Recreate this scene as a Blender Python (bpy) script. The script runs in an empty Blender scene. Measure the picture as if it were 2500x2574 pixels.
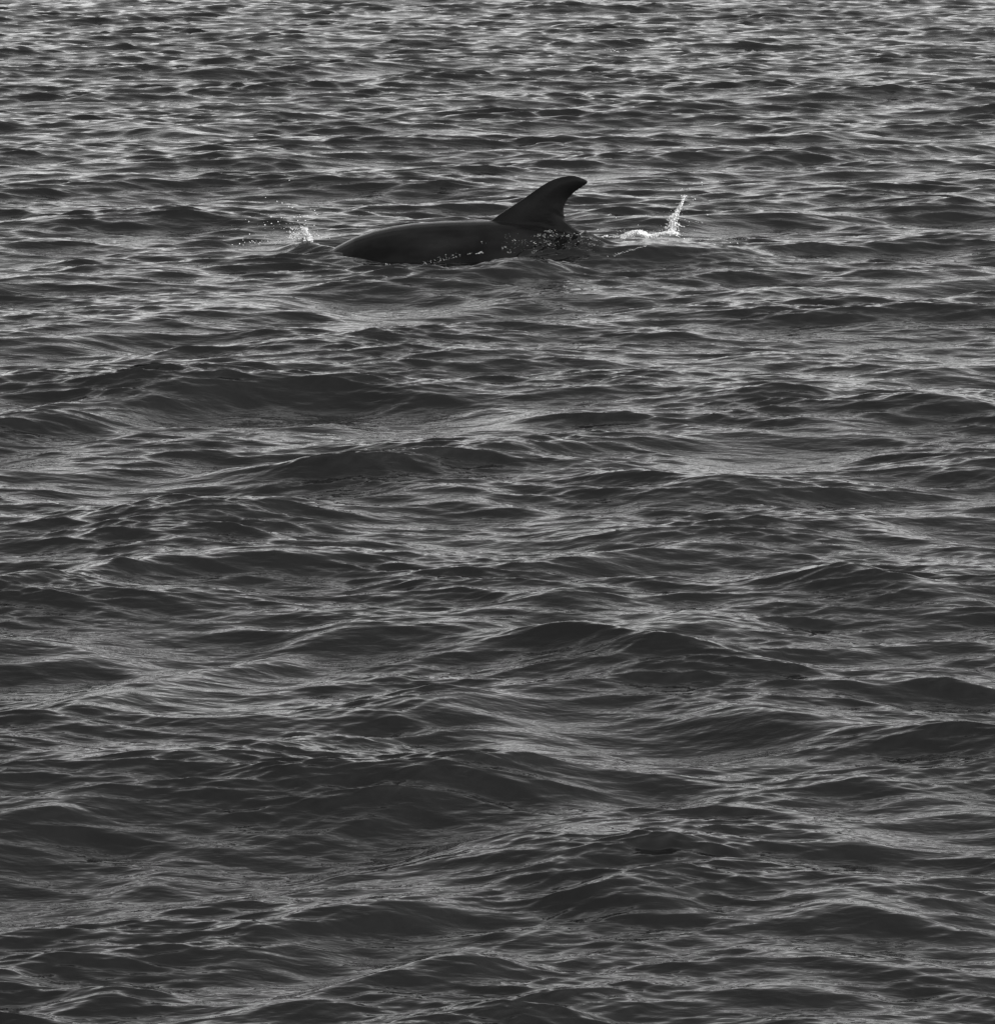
import bpy, bmesh, math, random
import numpy as np
from mathutils import Vector, noise

sc = bpy.context.scene
col = sc.collection
R = math.radians

# ---------------------------------------------------------------- camera
H_CAM, PITCH, F_PX = 2.67, 13.61, 8000.0        # camera height, degrees below the horizon, focal length in photo pixels
cam_d = bpy.data.cameras.new('camera')
cam = bpy.data.objects.new('camera', cam_d); col.objects.link(cam)
cam.location = (0, 0, H_CAM)
cam.rotation_euler = (R(90 - PITCH), 0, 0)
cam_d.sensor_fit = 'HORIZONTAL'; cam_d.sensor_width = 36.0
cam_d.lens = 36.0 * F_PX / 2500.0
cam_d.clip_start = 0.1; cam_d.clip_end = 20000
sc.camera = cam

# ---------------------------------------------------------------- light (bright overcast day, black and white)
SUN_EL, SUN_AZ = 34.0, 112.0                  # azimuth measured clockwise from the view direction (+Y)
world = bpy.data.worlds.new('World'); sc.world = world; world.use_nodes = True
wn = world.node_tree.nodes; wl = world.node_tree.links
wn.clear()
wo = wn.new('ShaderNodeOutputWorld'); bg = wn.new('ShaderNodeBackground')
sky = wn.new('ShaderNodeTexSky'); sky.sky_type = 'NISHITA'; sky.sun_disc = False
sky.sun_elevation = R(SUN_EL); sky.sun_rotation = R(SUN_AZ)
sky.air_density = 0.85; sky.dust_density = 1.2; sky.ozone_density = 1.0
bw = wn.new('ShaderNodeHueSaturation'); bw.inputs['Saturation'].default_value = 0.0
bg.inputs['Strength'].default_value = 0.12
wl.new(sky.outputs[0], bw.inputs['Color']); wl.new(bw.outputs[0], bg.inputs['Color'])
wl.new(bg.outputs[0], wo.inputs['Surface'])
sun_d = bpy.data.lights.new('sun', 'SUN'); sun_d.energy = 0.6; sun_d.angle = R(40)
sun_d.color = (1, 1, 1)
sun = bpy.data.objects.new('sun', sun_d); col.objects.link(sun)
az = R(SUN_AZ); el = R(SUN_EL)
to_sun = Vector((math.sin(az) * math.cos(el), math.cos(az) * math.cos(el), math.sin(el)))
sun.rotation_euler = (-to_sun).to_track_quat('-Z', 'Y').to_euler()
sun.location = (0, 0, 30)
sc.view_settings.view_transform = 'Standard'; sc.view_settings.look = 'None'
sc.view_settings.gamma = 1.0; sc.view_settings.use_curve_mapping = False
sc.view_settings.exposure = 1.32
sc.cycles.max_bounces = 6

# ---------------------------------------------------------------- helpers
def at(px, py, Y):
    """world point at depth Y whose position was measured at photo pixel px, py"""
    c, s = math.cos(R(PITCH)), math.sin(R(PITCH))
    u, v = (px - 1250) / F_PX, (1287 - py) / F_PX
    d = Vector((u, c + v * s, v * c - s))       # ray through the pixel
    return Vector((0, 0, H_CAM)) + d * (Y / d.y)

def ground(px, py, z=0.0):
    c, s = math.cos(R(PITCH)), math.sin(R(PITCH))
    u, v = (px - 1250) / F_PX, (1287 - py) / F_PX
    d = Vector((u, c + v * s, v * c - s))
    return Vector((0, 0, H_CAM)) + d * ((z - H_CAM) / d.z)

def tag(o, label=None, cat=None, kind=None, group=None):
    if label: o['label'] = label
    if cat: o['category'] = cat
    if kind: o['kind'] = kind
    if group: o['group'] = group
    return o

def mat(name, color, rough, ior=1.45, spec=0.5, **kw):
    m = bpy.data.materials.new(name); m.use_nodes = True
    b = m.node_tree.nodes['Principled BSDF']
    b.inputs['Base Color'].default_value = (color, color, color, 1)
    b.inputs['Roughness'].default_value = rough
    b.inputs['IOR'].default_value = ior
    b.inputs['Specular IOR Level'].default_value = spec
    for k, v in kw.items(): b.inputs[k].default_value = v
    return m

def new_obj(name, me, m, parent=None):
    o = bpy.data.objects.new(name, me); col.objects.link(o)
    if m: me.materials.append(m)
    if parent: o.parent = parent
    return o

# ---------------------------------------------------------------- wave fields
rng = np.random.default_rng(SEED := 11)

def wave_tile(L, N, lam_lo, lam_hi, power, wind, spread, slope, rng):
    """height and horizontal displacement of a random sea of wavelengths lam_lo..lam_hi"""
    k1 = 2 * np.pi * np.fft.fftfreq(N, L / N)
    kx, ky = np.meshgrid(k1, k1, indexing='ij')
    k = np.sqrt(kx ** 2 + ky ** 2); k[0, 0] = 1e-6
    th = np.arctan2(ky, kx)
    klo, khi = 2 * np.pi / lam_hi, 2 * np.pi / lam_lo
    band = np.exp(-(klo / k) ** 4) * np.exp(-(k / khi) ** 4)
    dirw = 0
    for w, a, sp in wind:
        dirw = dirw + a * np.maximum(np.cos(th - R(w)), 0) ** (sp * spread)
    amp = k ** (-power) * np.sqrt(band * dirw)
    amp[0, 0] = 0
    ph = (rng.standard_normal((N, N)) + 1j * rng.standard_normal((N, N))) * amp
    h = np.fft.ifft2(ph)
    sx = np.fft.ifft2(1j * kx * ph).real; sy = np.fft.ifft2(1j * ky * ph).real
    s = math.sqrt((sx ** 2 + sy ** 2).mean())
    dx = np.fft.ifft2(1j * kx / k * ph).real; dy = np.fft.ifft2(1j * ky / k * ph).real
    q = slope / s
    return np.stack([dx * q, dy * q, h.real * q], axis=-1).astype(np.float32)

def sample(tile, L, X, Y, rot=0.0, off=(0, 0)):
    """smooth cubic B-spline lookup of a tiling field"""
    N = tile.shape[0]
    c, s = math.cos(rot), math.sin(rot)
    U = (c * X + s * Y) + off[0]; V = (-s * X + c * Y) + off[1]
    u = U / L * N; v = V / L * N
    iu = np.floor(u); iv = np.floor(v)
    fu = (u - iu).astype(np.float32); fv = (v - iv).astype(np.float32)
    iu = iu.astype(np.int64); iv = iv.astype(np.int64)
    def w(f):
        return [(1 - f) ** 3 / 6, (3 * f ** 3 - 6 * f ** 2 + 4) / 6, (-3 * f ** 3 + 3 * f ** 2 + 3 * f + 1) / 6, f ** 3 / 6]
    wu, wv = w(fu), w(fv)
    out = np.zeros(X.shape + (3,), np.float32)
    flat = tile.reshape(-1, 3)
    for a in range(4):
        ia = ((iu + a - 1) % N) * N
        for b in range(4):
            out += (wu[a] * wv[b])[..., None] * flat[ia + (iv + b - 1) % N]
    dx = c * out[..., 0] - s * out[..., 1]; dy = s * out[..., 0] + c * out[..., 1]
    return dx, dy, out[..., 2]

def sst(a, b, x):
    t = np.clip((x - a) / (b - a), 0, 1); return t * t * (3 - 2 * t)

# ---- sea grid: rows get finer towards the boat, columns fan out
def graded(inner, n_in, outs):
    return outs, inner, n_in
deps = []
# near strip, seen strip, far strip to the horizon
y_near, y_far = 5.7, 35.5
dd = np.linspace(y_near ** -0.3, y_far ** -0.3, 2140) ** (-1 / 0.3)
far = np.concatenate([np.geomspace(y_far, 90, 90)[1:], np.geomspace(90, 9000, 50)[1:]])
near = np.linspace(-12, y_near, 40)[:-1]
Yr = np.concatenate([near, dd, far])
half = 1250 / F_PX * 1.06
ang = np.linspace(-half, half, 470)
side = half + np.concatenate([np.linspace(0.0015, 0.13, 40), 0.13 + np.geomspace(0.008, 2.1, 18)])
An = np.concatenate([-side[::-1], ang, side])
ROWS, COLS = len(Yr), len(An)
reach = np.maximum(np.abs(Yr) * 1.0, 5.5)
YY, AA = np.meshgrid(Yr, An, indexing='ij')
XX = AA * np.maximum(YY, 5.6) * 1.0
rowsp = np.gradient(Yr)[:, None] * np.ones_like(AA)
colsp = np.abs(np.gradient(XX, axis=1))
spc = np.maximum(rowsp, colsp * 0.4)

WIND = [(92, 1.0, 1.0), (66, 0.5, 1.3), (117, 0.5, 1.3)]
long_t = wave_tile(41.0, 1024, 0.7, 2.0, 2.4, WIND, 9.0, 0.085, rng)
mid_t = wave_tile(17.3, 1536, 0.20, 0.75, 2.2, WIND, 13.0, 0.165, rng)
short_t = wave_tile(7.1, 1536, 0.06, 0.22, 2.0, WIND, 17.0, 0.205, rng)
fine_t = wave_tile(3.3, 1536, 0.026, 0.06, 1.8, WIND, 11.0, 0.155, rng)

X0, Y0 = XX.astype(np.float64), YY.astype(np.float64)
DX = np.zeros_like(X0); DY = np.zeros_like(X0); Z = np.zeros_like(X0)
# close to the boat the crests turn: one wave train runs off to the left, another to the right
nearw = 1 - sst(11.5, 16.0, Y0)
u_ = X0 / np.maximum(Y0, 6)
wL, wR = nearw * (1 - sst(-0.10, 0.06, u_)), nearw * sst(-0.04, 0.12, u_)
wC = np.clip(1 - wL - wR, 0, 1) + 0.12
nrm = np.sqrt(wL ** 2 + wR ** 2 + wC ** 2); wL, wR, wC = wL / nrm, wR / nrm, wC / nrm
def trains(tile, L, rot, off, st=1.0):
    XS = X0 * st
    a = sample(tile, L, XS, Y0, rot, off); b = sample(tile, L, XS, Y0, rot + 0.30, (off[0] + 7, off[1] + 3)); c = sample(tile, L, XS, Y0, rot - 0.30, (off[0] + 2, off[1] + 9))
    return [wC * p + wL * q + wR * r for p, q, r in zip(a, b, c)]
lx, ly, lz = trains(long_t, 41.0, 0.0, (3, 5))
mx, my, mz = trains(mid_t, 17.3, 0.13, (1, 2), 0.82)
sx, sy, sz = sample(short_t, 7.1, X0 * 0.66, Y0, -0.10, (0, 0))
fx, fy, fz = sample(fine_t, 3.3, X0 * 0.75, Y0, 0.2, (0, 0))
# patches of rippled and of smoother water
gust = lz / (lz.std() + 1e-9)
pz = sample(mid_t, 17.3 * 1.7, X0, Y0, 0.9, (4, 4))[2]; pz = pz / pz.std()
rough_s = np.clip(1.0 + 0.18 * gust + 0.12 * pz, 0.4, 1.8)
quiet = 1 - 0.2 * np.exp(-((X0 + 0.98) / 0.26) ** 4 - ((Y0 - 16.9) / 0.3) ** 4) - 0.5 * np.exp(-((X0 - 0.95) / 0.6) ** 4 - ((Y0 - 16.9) / 0.35) ** 4)
rough_s = rough_s * quiet
rough_f = quiet * np.clip(0.9 + 0.3 * gust + 0.25 * pz, 0.1, 2.2)
def lod(lam):    # 1 where the mesh can carry this wavelength, 0 where it cannot
    return 1 - sst(lam * 0.35, lam * 0.8, spc)
calm = 1 - 0.6 * np.exp(-((X0 - 0.2) / 1.6) ** 4 - ((Y0 - 16.8) / 1.0) ** 4)
farg = 1 + 0.55 * sst(14, 28, Y0)
nr = 1 - sst(7.5, 14.0, Y0)
wl_, wm_, ws_, wf_ = lod(1.2) * calm * (1.1 + 0.38 * nr - .35 * sst(16, 28, Y0)), lod(0.4) * calm * (1.0 - .32 * sst(15, 28, Y0)), lod(0.11) * rough_s * farg, lod(0.03) * rough_f
CH = 0.8
for (a, b, c_, w, ch) in ((lx, ly, lz, wl_, 0.9), (mx, my, mz, wm_, 0.85), (sx, sy, sz, ws_, 0.75), (fx, fy, fz, wf_, 0.3)):
    DX += a * w * ch; DY += b * w * ch; Z += c_ * w

# single waves that stand out: photo pixel of the crest, half width, height of the face (1904-wide picture), lean
FEAT = [
 (125,800,115,30,0),(90,945,95,32,0),(455,1062,210,52,.05),(235,1085,120,40,.35),(40,1130,90,30,.3),(690,1195,110,38,.1),
 (120,1240,190,62,.12),(1130,1205,95,52,-.1),(1355,1190,180,60,-.12),(850,1335,170,62,0),(1450,1350,150,55,-.1),
 (1480,742,150,44,0),(1800,772,150,46,0),(1230,735,110,26,0),(620,788,65,22,0),(1110,1012,140,30,0),(1640,1612,110,45,-.15),(1200,1712,130,62,-.15),
 (1660,1735,170,70,-.05),(880,1852,130,62,-.1),(210,1902,120,50,.05),(1480,1885,260,75,0),(760,1742,160,42,.05),
 (1640,568,100,26,0),(1490,474,110,22,.1),(1250,325,62,12,0),(1600,252,110,22,0),(240,235,80,26,0),(760,150,60,16,0),(640,158,48,10,0),
 (1850,340,80,16,0),(530,568,90,22,.2),(330,246,60,20,0),(400,330,50,14,0),(420,1700,130,34,.15),(300,1655,90,30,.1),
 (1150,905,80,25,-.1),(1340,905,110,40,-.2),(900,945,110,35,-.1),(1430,1530,120,35,0),(1250,1250,90,30,0),(1580,1100,140,40,-.2),
 (1800,1290,140,40,-.1),(560,1500,160,40,.15),(200,1440,170,45,.2),(1000,1460,140,30,0),(640,1640,90,26,0),(1050,1660,110,30,0),
 (100,1560,140,35,.2),(450,1840,110,40,.15),(1700,650,110,22,0),(1150,690,100,18,0),(850,560,90,15,0),(980,530,60,14,0),
 (300,680,80,14,0),(80,380,70,14,0),(120,460,60,12,0),(1700,130,110,16,0),(1430,100,60,12,0),(400,135,60,12,0)]
K = 2500 / 1904
for (px, py, hw, fh, lean) in FEAT:
    px, py, hw, fh = px * K, py * K, hw * K, fh * K
    g = ground(px, py)
    s_ = F_PX / (g.y * math.cos(R(PITCH)) + H_CAM * math.sin(R(PITCH)))
    th = math.atan2(H_CAM, g.y)
    Lf = fh / (s_ * (math.sin(th) + 0.32 * math.cos(th)))
    a = (0.22 + 0.05 * (1 if g.y < 9.5 else 0.3)) * Lf
    g = ground(px, py, a)
    sgx = max(hw / s_ / 1.15, 1.6 * Lf)
    wob = 0.25 * mz / mz.std() * Lf * 0.35
    xx = (X0 - g.x + 0.5 * mx / mx.std() * Lf * .3) / sgx
    t = Y0 - g.y - lean * (X0 - g.x) * 1.6 + 0.25 * Lf * xx ** 2 + wob
    tt = np.where(t < 0, t / (0.62 * Lf), t / (1.25 * Lf))
    e = np.exp(-tt ** 2 - np.abs(xx) ** 1.7)
    Z += a * e
    DY -= 0.15 * a * e            # leans towards the boat
    damp = 1 - 0.5 * np.exp(-((t + 0.5 * Lf) / (0.6 * Lf)) ** 2 - xx ** 2)
wn1_l = sample(short_t, 5.0, X0, Y0, 0.2, (1, 3))[2]; wn1_l = wn1_l / wn1_l.std()
# water round the dolphin: pixel x, y, height, length, width of each mound (metres), sharpness of the chop on it
def mound(px, py, a, lx_, ln, lf, lean=0.0, rot=0.0):
    global Z, DY
    g = ground(px, py, a)
    x_ = X0 - g.x
    t = Y0 - g.y - lean * x_
    tt = np.where(t < 0, t / ln, t / lf)
    e = np.exp(-tt ** 2 - np.abs(x_ / lx_) ** 2.5)
    Z += a * e
    return e
mound(785, 609, 0.058, 0.17, 0.085, 0.12, -0.6)
Z += 0.05 * np.exp(-((X0 + 0.98) / 0.2) ** 4 - ((Y0 - 16.75) / 0.16) ** 2) * (0.06 * wn1_l)
mound(1325, 652, 0.075, 0.24, 0.16, 0.12, 0.0)
mound(1120, 690, 0.02, 0.5, 0.2, 0.2)
mound(1690, 603, 0.11, 0.50, 0.20, 0.22, -0.05)
mound(1540, 645, 0.045, 0.35, 0.10, 0.12, 0.1)
mound(1600, 536, 0.055, 0.34, 0.16, 0.3)
mound(870, 655, 0.015, 0.14, 0.10, 0.10, -0.6)
wash = np.exp(-((X0 - 0.33) / 0.24) ** 4 - ((Y0 - 16.70) / 0.16) ** 2)
wn1 = sample(short_t, 4.2, X0 * 0.6, Y0, 0.3, (2, 1))[2]; wn1 = wn1 / wn1.std()
wn2 = sample(short_t, 2.3, X0 * 0.8, Y0, -0.4, (0, 3))[2]; wn2 = wn2 / wn2.std()
Z += wash * (0.085 + 0.007 * wn1 + 0.007 * wn2)
turb = np.exp(-((X0 - 0.95) / 0.6) ** 4 - ((Y0 - 16.6) / 0.75) ** 4) + 0.15 * np.exp(-((X0 + 1.0) / 0.22) ** 4 - ((Y0 - 17.0) / 0.3) ** 4)
Z += turb * (0.0017 * wn1 + 0.0015 * wn2)

Xf, Yf = X0 + DX, Y0 + DY
co = np.stack([Xf, Yf, Z], -1).reshape(-1, 3).astype(np.float32)
i = np.arange((ROWS - 1) * (COLS - 1)); r_, c_ = i // (COLS - 1), i % (COLS - 1)
v0 = r_ * COLS + c_
faces = np.stack([v0, v0 + 1, v0 + 1 + COLS, v0 + COLS], -1).astype(np.int32)
me = bpy.data.meshes.new('sea_water')
me.vertices.add(len(co)); me.vertices.foreach_set('co', co.ravel())
me.loops.add(faces.size); me.loops.foreach_set('vertex_index', faces.ravel())
me.polygons.add(len(faces)); me.polygons.foreach_set('loop_start', np.arange(0, faces.size, 4, dtype=np.int32))
me.polygons.foreach_set('use_smooth', np.ones(len(faces), bool))
me.update(calc_edges=True)
at_ = me.attributes.new('coarse', 'FLOAT', 'POINT')
at_.data.foreach_set('value', sst(0.06, 0.30, spc).ravel().astype(np.float32))

def water_material():
    m = mat('sea_water_surface', 0.006, 0.03, 1.333)
    nt = m.node_tree; n = nt.nodes; l = nt.links
    b = n['Principled BSDF']
    geo = n.new('ShaderNodeNewGeometry')
    def ripple(scale, sx_, rot, detail, strength_dist, prev=None):
        mp = n.new('ShaderNodeMapping'); mp.inputs['Rotation'].default_value = (0, 0, R(rot))
        mp.inputs['Scale'].default_value = (sx_, 1, 0.6)
        tx = n.new('ShaderNodeTexNoise'); tx.inputs['Scale'].default_value = scale
        tx.inputs['Detail'].default_value = detail; tx.inputs['Roughness'].default_value = 0.55
        tx.inputs['Distortion'].default_value = 0.4
        l.new(geo.outputs['Position'], mp.inputs['Vector']); l.new(mp.outputs[0], tx.inputs['Vector'])
        bp = n.new('ShaderNodeBump'); bp.inputs['Strength'].default_value = 1.0
        bp.inputs['Distance'].default_value = strength_dist
        l.new(tx.outputs['Fac'], bp.inputs['Height'])
        if prev: l.new(prev.outputs[0], bp.inputs['Normal'])
        return bp
    b0 = ripple(2.6, 0.45, 4, 4.0, 0.22)
    ca = n.new('ShaderNodeAttribute'); ca.attribute_name = 'coarse'
    l.new(ca.outputs['Fac'], b0.inputs['Strength'])
    b1 = ripple(16, 0.3, 6, 2.0, 0.008, b0)
    b2 = ripple(50, 0.35, -14, 2.0, 0.003, b1)
    l.new(b2.outputs[0], b.inputs['Normal'])
    return m
sea = new_obj('sea_water', me, water_material()); sea['kind'] = 'structure'

# ---------------------------------------------------------------- dolphin
YD = 16.80
def loft_body():
    bm = bmesh.new()
    # x, z of the back, half height, half width
    P = [(-1.50,-.270,.004,.004),(-1.495,-.262,.018,.022),(-1.44,-.250,.028,.034),(-1.36,-.235,.038,.046),(-1.30,-.20,.065,.068),(-1.22,-.140,.115,.105),
         (-1.10,-.068,.165,.150),(-.98,-.030,.205,.185),(-.86,.055,.236,.210),(-.76,.107,.255,.228),(-.66,.141,.268,.240),(-.56,.164,.276,.248),(-.45,.181,.281,.252),
         (-.32,.190,.283,.254),(-.18,.195,.280,.250),(-.05,.197,.272,.242),(.08,.192,.260,.228),(.22,.178,.243,.208),(.36,.140,.222,.184),(.50,.070,.195,.157),
         (.64,-.03,.162,.125),(.78,-.12,.128,.094),(.90,-.21,.096,.066),(1.02,-.27,.068,.044),(1.14,-.36,.045,.028),(1.24,-.43,.030,.022),(1.30,-.47,.015,.018)]
    n = 40; rings = []
    for x, top, h, w in P:
        ring = []
        for k in range(n):
            a = 2 * math.pi * k / n
            ca, sa = math.cos(a), math.sin(a)
            wy = w * ca * (1 - 0.10 * max(sa, 0) ** 3)        # slightly keeled back
            ring.append(bm.verts.new((x, wy, top - h + h * sa)))
        rings.append(ring)
    for r0, r1 in zip(rings, rings[1:]):
        for k in range(n):
            bm.faces.new((r0[k], r0[(k + 1) % n], r1[(k + 1) % n], r1[k]))
    bm.faces.new(rings[0][::-1]); bm.faces.new(rings[-1])
    return bm

def catmull(P, m):
    out = []
    Q = [P[0]] + list(P) + [P[-1]]
    for i in range(1, len(Q) - 2):
        p0, p1, p2, p3 = [np.array(q, float) for q in Q[i - 1:i + 3]]
        for j in range(m):
            t = j / m
            out.append(0.5 * ((2 * p1) + (p2 - p0) * t + (2 * p0 - 5 * p1 + 4 * p2 - p3) * t * t + (3 * p1 - p0 - 3 * p2 + p3) * t ** 3))
    out.append(np.array(P[-1], float)); return out

def resample(P, n):
    P = np.array(P); d = np.r_[0, np.cumsum(np.hypot(*np.diff(P, axis=0).T))]
    s_ = np.linspace(0, d[-1], n)
    return np.stack([np.interp(s_, d, P[:, 0]), np.interp(s_, d, P[:, 1])], -1)

def blade(bm, lead, trail, thick, to3d, n=34, nc=14):
    """a fin: section across from leading to trailing edge, thickness along its length"""
    Lp, Tp = resample(catmull(lead, 8), n), resample(catmull(trail, 8), n)
    rings = []
    for i in range(n):
        u = i / (n - 1); ring = []
        prof = [(0.5 - 0.5 * math.cos(math.pi * j / nc)) for j in range(nc + 1)]
        up = [(q, 1) for q in prof] + [(q, -1) for q in prof[-2:0:-1]]
        for q, sgn in up:
            p = Lp[i] * (1 - q) + Tp[i] * q
            th = thick(u) * (2.6 * math.sqrt(max(q, 0)) * (1 - q) * 0.75 + 0.10 * (math.sin(math.pi * q)) + 0.02)
            ring.append(bm.verts.new(to3d(p[0], p[1], sgn * th * (1 if 0 < q < 1 else 0.4 * (1)))))
        rings.append(ring)
    m = len(rings[0])
    for r0, r1 in zip(rings, rings[1:]):
        for k in range(m):
            bm.faces.new((r0[k], r0[(k + 1) % m], r1[(k + 1) % m], r1[k]))
    bm.faces.new(rings[0][::-1]); bm.faces.new(rings[-1])
    bmesh.ops.recalc_face_normals(bm, faces=bm.faces)

def pz2(px, py):
    v = at(px, py, YD); return (v.x, v.z)

fin_bm = bmesh.new()
lead = [pz2(*p) for p in [(1190,610),(1212,575),(1240,548.5),(1274,525),(1315,498),(1356,469),(1388,451),(1417,442.5),(1446,441.5),(1477,453)]]
trail = [pz2(*p) for p in [(1500,645),(1492,612),(1470,590),(1447,575),(1430,561),(1419,551),(1421,545),(1417,535),(1418,521),(1427,502),(1441,487),(1450,479),(1477,461)]]
blade(fin_bm, lead, trail, lambda u: 0.034 * (1 - u) ** 0.7 + 0.010, lambda a, b, t: (a, t, b), n=48)
body_bm = loft_body()
pec = []
for sgn in (-1, 1):                                   # pectoral flippers, under water
    b = bmesh.new()
    blade(b, [(-.92, 0), (-.86, .12), (-.74, .26), (-.62, .36), (-.56, .39)], [(-.74, 0), (-.72, .10), (-.66, .22), (-.58, .33), (-.55, .385)],
          lambda u: 0.016 * (1 - u) + 0.008, lambda a, c, t, s=sgn: (a, s * (0.13 + c * .75), -.27 - c * .55 + t), n=20)
    pec.append(b)
flk = []
for sgn in (-1, 1):                                   # flukes
    b = bmesh.new()
    blade(b, [(1.22, -.02), (1.30, .08), (1.42, .20), (1.55, .30), (1.60, .33)], [(1.50, -.02), (1.48, .04), (1.50, .14), (1.57, .27), (1.61, .33)],
          lambda u: 0.018 * (1 - u) + 0.007, lambda a, c, t, s=sgn: (a - .12, s * c, -.44 - (a - 1.3) * .6 + t), n=20)
    flk.append(b)
whole = bmesh.new()
for b in [body_bm, fin_bm] + pec + flk:
    bmesh.ops.recalc_face_normals(b, faces=b.faces)
    tmp = bpy.data.meshes.new('t'); b.to_mesh(tmp); whole.from_mesh(tmp); bpy.data.meshes.remove(tmp); b.free()
raw = bpy.data.meshes.new('dolphin_raw'); whole.to_mesh(raw); whole.free()
tmp_o = bpy.data.objects.new('tmp', raw); col.objects.link(tmp_o)
rm = tmp_o.modifiers.new('r', 'REMESH'); rm.mode = 'VOXEL'; rm.voxel_size = 0.0065
sm = tmp_o.modifiers.new('s', 'SMOOTH'); sm.factor = 0.5; sm.iterations = 5
dg = bpy.context.evaluated_depsgraph_get()
dme = bpy.data.meshes.new_from_object(tmp_o.evaluated_get(dg)); dme.name = 'dolphin_skin'
bpy.data.objects.remove(tmp_o)
dme.polygons.foreach_set('use_smooth', np.ones(len(dme.polygons), bool))

def dolphin_skin():
    m = mat('wet_dolphin_skin', 0.004, 0.22, 1.33, .11)
    nt = m.node_tree; n = nt.nodes; l = nt.links; b = n['Principled BSDF']
    tc = n.new('ShaderNodeTexCoord')
    mp = n.new('ShaderNodeMapping'); mp.inputs['Scale'].default_value = (0.5, 1, 1)
    t1 = n.new('ShaderNodeTexNoise'); t1.inputs['Scale'].default_value = 9; t1.inputs['Detail'].default_value = 6
    cr = n.new('ShaderNodeMapRange'); cr.inputs[1].default_value = .3; cr.inputs[2].default_value = .75
    cr.inputs[3].default_value = .12; cr.inputs[4].default_value = .30
    l.new(tc.outputs['Object'], mp.inputs[0]); l.new(mp.outputs[0], t1.inputs['Vector']); l.new(t1.outputs['Fac'], cr.inputs[0])
    l.new(cr.outputs[0], b.inputs['Roughness'])
    cc = n.new('ShaderNodeValToRGB'); cc.color_ramp.elements[0].position = .35; cc.color_ramp.elements[0].color = (.005,.005,.005,1)
    cc.color_ramp.elements[1].position = .7; cc.color_ramp.elements[1].color = (.013,.013,.013,1)
    l.new(t1.outputs['Fac'], cc.inputs[0]); l.new(cc.outputs[0], b.inputs['Base Color'])
    t2 = n.new('ShaderNodeTexNoise'); t2.inputs['Scale'].default_value = 60; t2.inputs['Detail'].default_value = 3
    l.new(mp.outputs[0], t2.inputs['Vector'])
    bp = n.new('ShaderNodeBump'); bp.inputs['Distance'].default_value = .0012; bp.inputs['Strength'].default_value = .6
    l.new(t2.outputs['Fac'], bp.inputs['Height']); l.new(bp.outputs[0], b.inputs['Normal'])
    return m
dol = new_obj('dolphin', dme, dolphin_skin()); dol.location = (0, YD, 0)
tag(dol, 'dark dolphin with arched back and hooked dorsal fin breaking the sea surface', 'dolphin')

# ---------------------------------------------------------------- splashes, foam, droplets
foam_m = mat('white_foam', 0.6, 0.35, 1.33)
def foam_patches(m):
    nt = m.node_tree; n = nt.nodes; l = nt.links
    g = n.new('ShaderNodeNewGeometry'); t = n.new('ShaderNodeTexNoise'); t.inputs['Scale'].default_value = 150; t.inputs['Detail'].default_value = 4
    r = n.new('ShaderNodeValToRGB'); r.color_ramp.elements[0].position = .36; r.color_ramp.elements[0].color = (.42,) * 3 + (1,)
    r.color_ramp.elements[1].position = .62; r.color_ramp.elements[1].color = (.8,) * 3 + (1,)
    l.new(g.outputs['Position'], t.inputs['Vector']); l.new(t.outputs['Fac'], r.inputs[0]); l.new(r.outputs[0], n['Principled BSDF'].inputs['Base Color'])
foam_patches(foam_m)
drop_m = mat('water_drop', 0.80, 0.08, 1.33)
rnd = random.Random(5)
ico = bmesh.new(); bmesh.ops.create_icosphere(ico, subdivisions=1, radius=1.0)
ICO_V = np.array([v.co[:] for v in ico.verts]); ICO_F = np.array([[v.index for v in f.verts] for f in ico.faces]); ico.free()
def blobs(name, pts, m, parent=None, remesh=None, smooth=2, shape=lambda: (rnd.uniform(.8, 1.25), rnd.uniform(.8, 1.2), rnd.uniform(.8, 1.35))):
    """pts: (x, y, z, r) -> one mesh of small irregular drops, or one merged sheet of water"""
    V, Fc = [], []
    for n_, (x, y, z, r) in enumerate(pts):
        st = np.array(shape()) * r
        V.append(ICO_V * st + np.array([x, y, z])); Fc.append(ICO_F + len(ICO_V) * n_)
    V = np.concatenate(V); Fc = np.concatenate(Fc)
    me = bpy.data.meshes.new(name); me.from_pydata(V.tolist(), [], Fc.tolist())
    if remesh:
        t = bpy.data.objects.new('tmp', me); col.objects.link(t)
        r_ = t.modifiers.new('r', 'REMESH'); r_.mode = 'VOXEL'; r_.voxel_size = remesh
        s_ = t.modifiers.new('s', 'SMOOTH'); s_.iterations = smooth
        me2 = bpy.data.meshes.new_from_object(t.evaluated_get(bpy.context.evaluated_depsgraph_get()))
        bpy.data.objects.remove(t); me = me2; me.name = name
    me.polygons.foreach_set('use_smooth', np.ones(len(me.polygons), bool))
    return new_obj(name, me, m, parent)
PX = 1 / 471.0
def z3(x, y, Y, r_px, jy=0.03):                       # position measured in the left close-up of the photo
    v = at(580 + x / 2.72, 440 + y / 2.72, Y + rnd.uniform(-jy, jy)); return (v.x, v.y, v.z, r_px * PX)
def z2(x, y, Y, r_px, jy=0.03):
    v = at(1180 + x / 2.72, 400 + y / 2.72, Y + rnd.uniform(-jy, jy)); return (v.x, v.y, v.z, r_px * PX)
def empty(name, loc):
    o = bpy.data.objects.new(name, None); col.objects.link(o); o.location = loc; o.empty_display_size = .1; return o
def under(parent, pts):
    p = parent.location; return [(a - p.x, b - p.y, c - p.z, r) for a, b, c, r in pts]

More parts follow.
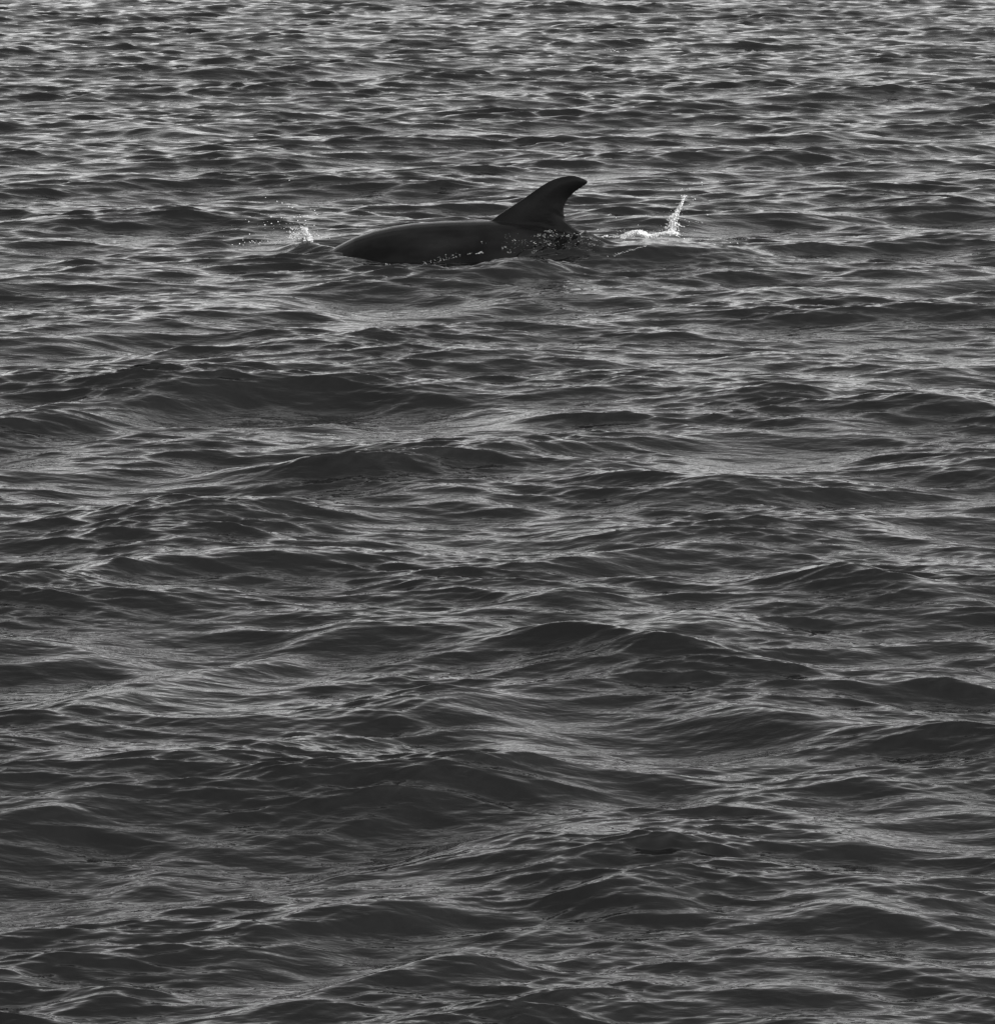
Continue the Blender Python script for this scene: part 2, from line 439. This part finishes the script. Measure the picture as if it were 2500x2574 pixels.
# splash ahead of the dolphin's head
YL = 17.0
left = empty('splash', ground(760, 606, 0.03))
tag(left, 'ragged white splash of thrown drops ahead of the dolphin on its left', 'splash')
pts = []
for _ in range(150):
    t = rnd.random(); pts.append(z3(505 + rnd.gauss(0, 14) + 16 * (1 - t), 450 - 95 * t, YL, rnd.uniform(1.2, 3.8) * (1.2 - .5 * t)))
for _ in range(150):
    x = rnd.uniform(395, 565); pts.append(z3(x, 447 - abs(rnd.gauss(0, 26)) + (x - 470) * .12, YL, rnd.uniform(1.1, 2.7)))
for _ in range(40):
    t = rnd.random(); pts.append(z3(550 + 95 * t + rnd.gauss(0, 9), 445 + 75 * t + rnd.gauss(0, 9), YL - .08, rnd.uniform(.6, 1.7)))
tag(blobs('thrown_water', under(left, pts), foam_m, left, 0.0018, 0), kind='stuff')
pts = [z3(x, y, YL, rnd.uniform(1.0, 1.9)) for x, y in [(400,35),(238,152),(316,180),(350,190),(396,214),(420,222),(572,240),(576,258),(548,232),
    (275,285),(345,290),(433,288),(458,285),(475,285),(497,282),(522,278),(458,312),(510,310),(323,318),(123,318),(233,340),(277,330),(570,343),
    (128,403),(233,423),(145,450),(253,452),(323,448),(405,512),(548,492),(675,430),(600,415),(470,272),(590,270),(10,475),(60,470),(85,478),(200,462)]]
for _ in range(150):
    pts.append(z3(rnd.gauss(475, 58), 440 - abs(rnd.gauss(0, 55)), YL, rnd.uniform(.4, 1.1), .1))
for _ in range(40):
    pts.append(z3(rnd.uniform(80, 480), 458 + rnd.gauss(0, 9), YL, rnd.uniform(.4, 1.2), .04))
for _ in range(60):
    pts.append(z3(rnd.gauss(350, 130), 330 + rnd.gauss(0, 60), YL, rnd.uniform(.3, .7), .15))
tag(blobs('droplets', under(left, pts), drop_m, left), kind='stuff')

# jet behind the fin
YR = 17.1
right = empty('splash', ground(1690, 590, 0.05))
tag(right, 'slim white jet of water leaning right beyond the dorsal fin', 'splash')
path = catmull([(1466, 258), (1448, 300), (1428, 340), (1408, 375), (1388, 412), (1392, 450), (1375, 490)], 8)
pts = []
for n_, p in enumerate(path):
    t = n_ / len(path)
    for _ in range(int(5 + 9 * t)):
        w = 6 + 19 * t ** 2
        pts.append(z2(p[0] + rnd.gauss(0, w), p[1] + rnd.gauss(0, 5), YR, rnd.uniform(1.0, 2.7), .012))
for _ in range(14): pts.append(z2(1462 + rnd.gauss(0, 12), 258 + rnd.gauss(0, 8), YR, rnd.uniform(.8, 2.0), .01))
for t in np.linspace(0, 1, 16): pts.append(z2(1395 + 72 * t, 440 + 24 * t + rnd.gauss(0, 3), YR, rnd.uniform(1.0, 2.0), .01))
for t in np.linspace(0, 1, 12): pts.append(z2(1350 + 40 * t, 403 + 12 * t + rnd.gauss(0, 3), YR, rnd.uniform(.7, 1.4), .01))
for t in np.linspace(0, 1, 16): pts.append(z2(1340 + 50 * t, 478 - 45 * t + rnd.gauss(0, 3), YR, rnd.uniform(1.0, 2.0), .01))
for _ in range(90): pts.append(z2(rnd.gauss(1395, 26), 470 - abs(rnd.gauss(0, 40)), YR, rnd.uniform(.4, 1.3), .02))
blobs('water_jet', under(right, pts), foam_m, right, 0.0018, 0)
pts = [z2(x, y, YR, r) for x, y, r in [(1585,158,1.8),(1588,176,1.0),(1540,272,1.8),(1525,278,1.1),(1450,203,1.0),(950,380,1.6),(962,376,1.1),(1000,400,1.2),(875,480,1.5),
    (1150,450,1.0),(1205,383,.9),(1625,380,1.3),(1500,428,1.4),(1465,545,1.8),(1590,435,1.2),(1780,568,1.8),(1830,575,1.8),(1535,485,.8),
    (1480,250,1.6),(1446,250,1.4),(1430,300,.9),(1500,310,.8),(1560,430,.7)]]
for _ in range(110):
    pts.append(z2(rnd.gauss(1400, 60), 440 + rnd.gauss(0, 50), YR, rnd.uniform(.3, .8), .08))
tag(blobs('droplets', under(right, pts), drop_m, right), kind='stuff')

# foam crest between the fin and the jet
pts = []
fp = catmull([(860, 530), (940, 527), (1000, 530), (1040, 518), (1085, 492), (1150, 480), (1195, 492), (1230, 512), (1300, 500), (1370, 488), (1425, 500)], 10)
for n_, p in enumerate(fp):
    t = n_ / len(fp)
    thick = 3 if t < .28 else (13 if p[0] < 1230 else 12)
    for _ in range(5 if t < .28 else 26):
        dy = abs(rnd.gauss(0, thick)) + (abs(rnd.gauss(0, 8)) if 1040 < p[0] < 1220 else 0)
        pts.append(z2(p[0] + rnd.gauss(0, 5), p[1] + dy, YR - .01 - dy * .002, rnd.uniform(.5, 1.6), .008))
pts += [z2(933 + rnd.gauss(0, 6), 525 + rnd.gauss(0, 2), YR, 2.2, .01) for _ in range(6)]
for _ in range(260): pts.append(z2(rnd.uniform(1000, 1450), 505 + rnd.gauss(0, 13), YR - .02, rnd.uniform(.4, 1.3), .03))
foam = blobs('foam', pts, foam_m, None, 0.002, 0)
tag(foam, 'thin white foam line on the wave crest between dorsal fin and jet', 'foam')

# beads of water glinting on the flank, the wash and the broken water
def on_sea(px, py):
    """nearest water or skin surface along the line of sight"""
    return None
glints = []
def flank_y(v_z, x):                                   # front side of the dolphin's flank
    return YD - .17
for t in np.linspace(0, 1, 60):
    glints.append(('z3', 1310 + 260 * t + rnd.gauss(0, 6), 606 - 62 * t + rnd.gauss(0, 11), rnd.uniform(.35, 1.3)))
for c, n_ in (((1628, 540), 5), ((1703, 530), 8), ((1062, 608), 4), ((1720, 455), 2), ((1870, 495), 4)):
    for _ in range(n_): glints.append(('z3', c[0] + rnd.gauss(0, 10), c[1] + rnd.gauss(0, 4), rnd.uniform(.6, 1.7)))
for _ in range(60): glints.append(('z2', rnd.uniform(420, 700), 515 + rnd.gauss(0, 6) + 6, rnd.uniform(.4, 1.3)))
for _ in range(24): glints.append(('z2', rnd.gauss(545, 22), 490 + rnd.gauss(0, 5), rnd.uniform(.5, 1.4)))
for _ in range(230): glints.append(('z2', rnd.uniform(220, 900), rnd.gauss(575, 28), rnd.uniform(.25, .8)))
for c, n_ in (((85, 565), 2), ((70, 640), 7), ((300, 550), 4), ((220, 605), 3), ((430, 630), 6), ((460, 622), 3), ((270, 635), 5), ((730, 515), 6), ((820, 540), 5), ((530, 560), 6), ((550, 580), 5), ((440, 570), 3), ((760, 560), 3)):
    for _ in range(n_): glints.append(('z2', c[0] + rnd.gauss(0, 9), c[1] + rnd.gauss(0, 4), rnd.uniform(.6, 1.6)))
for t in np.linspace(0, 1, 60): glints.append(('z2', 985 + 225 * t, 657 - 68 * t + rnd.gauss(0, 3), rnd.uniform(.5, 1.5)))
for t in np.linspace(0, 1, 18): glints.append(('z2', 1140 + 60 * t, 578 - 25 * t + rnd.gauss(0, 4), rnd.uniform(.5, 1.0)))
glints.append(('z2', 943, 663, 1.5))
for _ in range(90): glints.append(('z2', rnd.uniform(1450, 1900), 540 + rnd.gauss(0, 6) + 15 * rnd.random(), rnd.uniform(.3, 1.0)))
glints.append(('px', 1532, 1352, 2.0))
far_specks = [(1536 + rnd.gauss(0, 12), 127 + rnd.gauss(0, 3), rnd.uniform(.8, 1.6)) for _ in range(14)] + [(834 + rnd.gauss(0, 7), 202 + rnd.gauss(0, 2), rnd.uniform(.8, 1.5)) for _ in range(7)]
# drop each bead onto the first surface met from the boat
from mathutils.bvhtree import BVHTree
sel = (co[:, 1] > 11) & (co[:, 1] < 18.5) & (np.abs(co[:, 0]) < 2.2)
rr = np.where((Yr > 11) & (Yr < 18.5))[0]
keep = (r_ >= rr[0]) & (r_ < rr[-1]) & (np.abs(co[v0, 0]) < 2.2)
fk = faces[keep]; uq, inv = np.unique(fk, return_inverse=True)
sea_bvh = BVHTree.FromPolygons(co[uq].tolist(), inv.reshape(fk.shape).tolist())
dv = np.empty(len(dme.vertices) * 3, np.float32); dme.vertices.foreach_get('co', dv); dv = dv.reshape(-1, 3) + np.array([0, YD, 0], np.float32)
dol_bvh = BVHTree.FromPolygons(dv.tolist(), [tuple(p.vertices) for p in dme.polygons])
def surf(px, py):
    o = Vector((0, 0, H_CAM)); d = (at(px, py, 10.0) - o).normalized()
    best = None
    for b in (sea_bvh, dol_bvh):
        h = b.ray_cast(o, d)
        if h[0] is not None and (best is None or h[3] < best[1]): best = (h[0], h[3])
    return best[0] if best else None
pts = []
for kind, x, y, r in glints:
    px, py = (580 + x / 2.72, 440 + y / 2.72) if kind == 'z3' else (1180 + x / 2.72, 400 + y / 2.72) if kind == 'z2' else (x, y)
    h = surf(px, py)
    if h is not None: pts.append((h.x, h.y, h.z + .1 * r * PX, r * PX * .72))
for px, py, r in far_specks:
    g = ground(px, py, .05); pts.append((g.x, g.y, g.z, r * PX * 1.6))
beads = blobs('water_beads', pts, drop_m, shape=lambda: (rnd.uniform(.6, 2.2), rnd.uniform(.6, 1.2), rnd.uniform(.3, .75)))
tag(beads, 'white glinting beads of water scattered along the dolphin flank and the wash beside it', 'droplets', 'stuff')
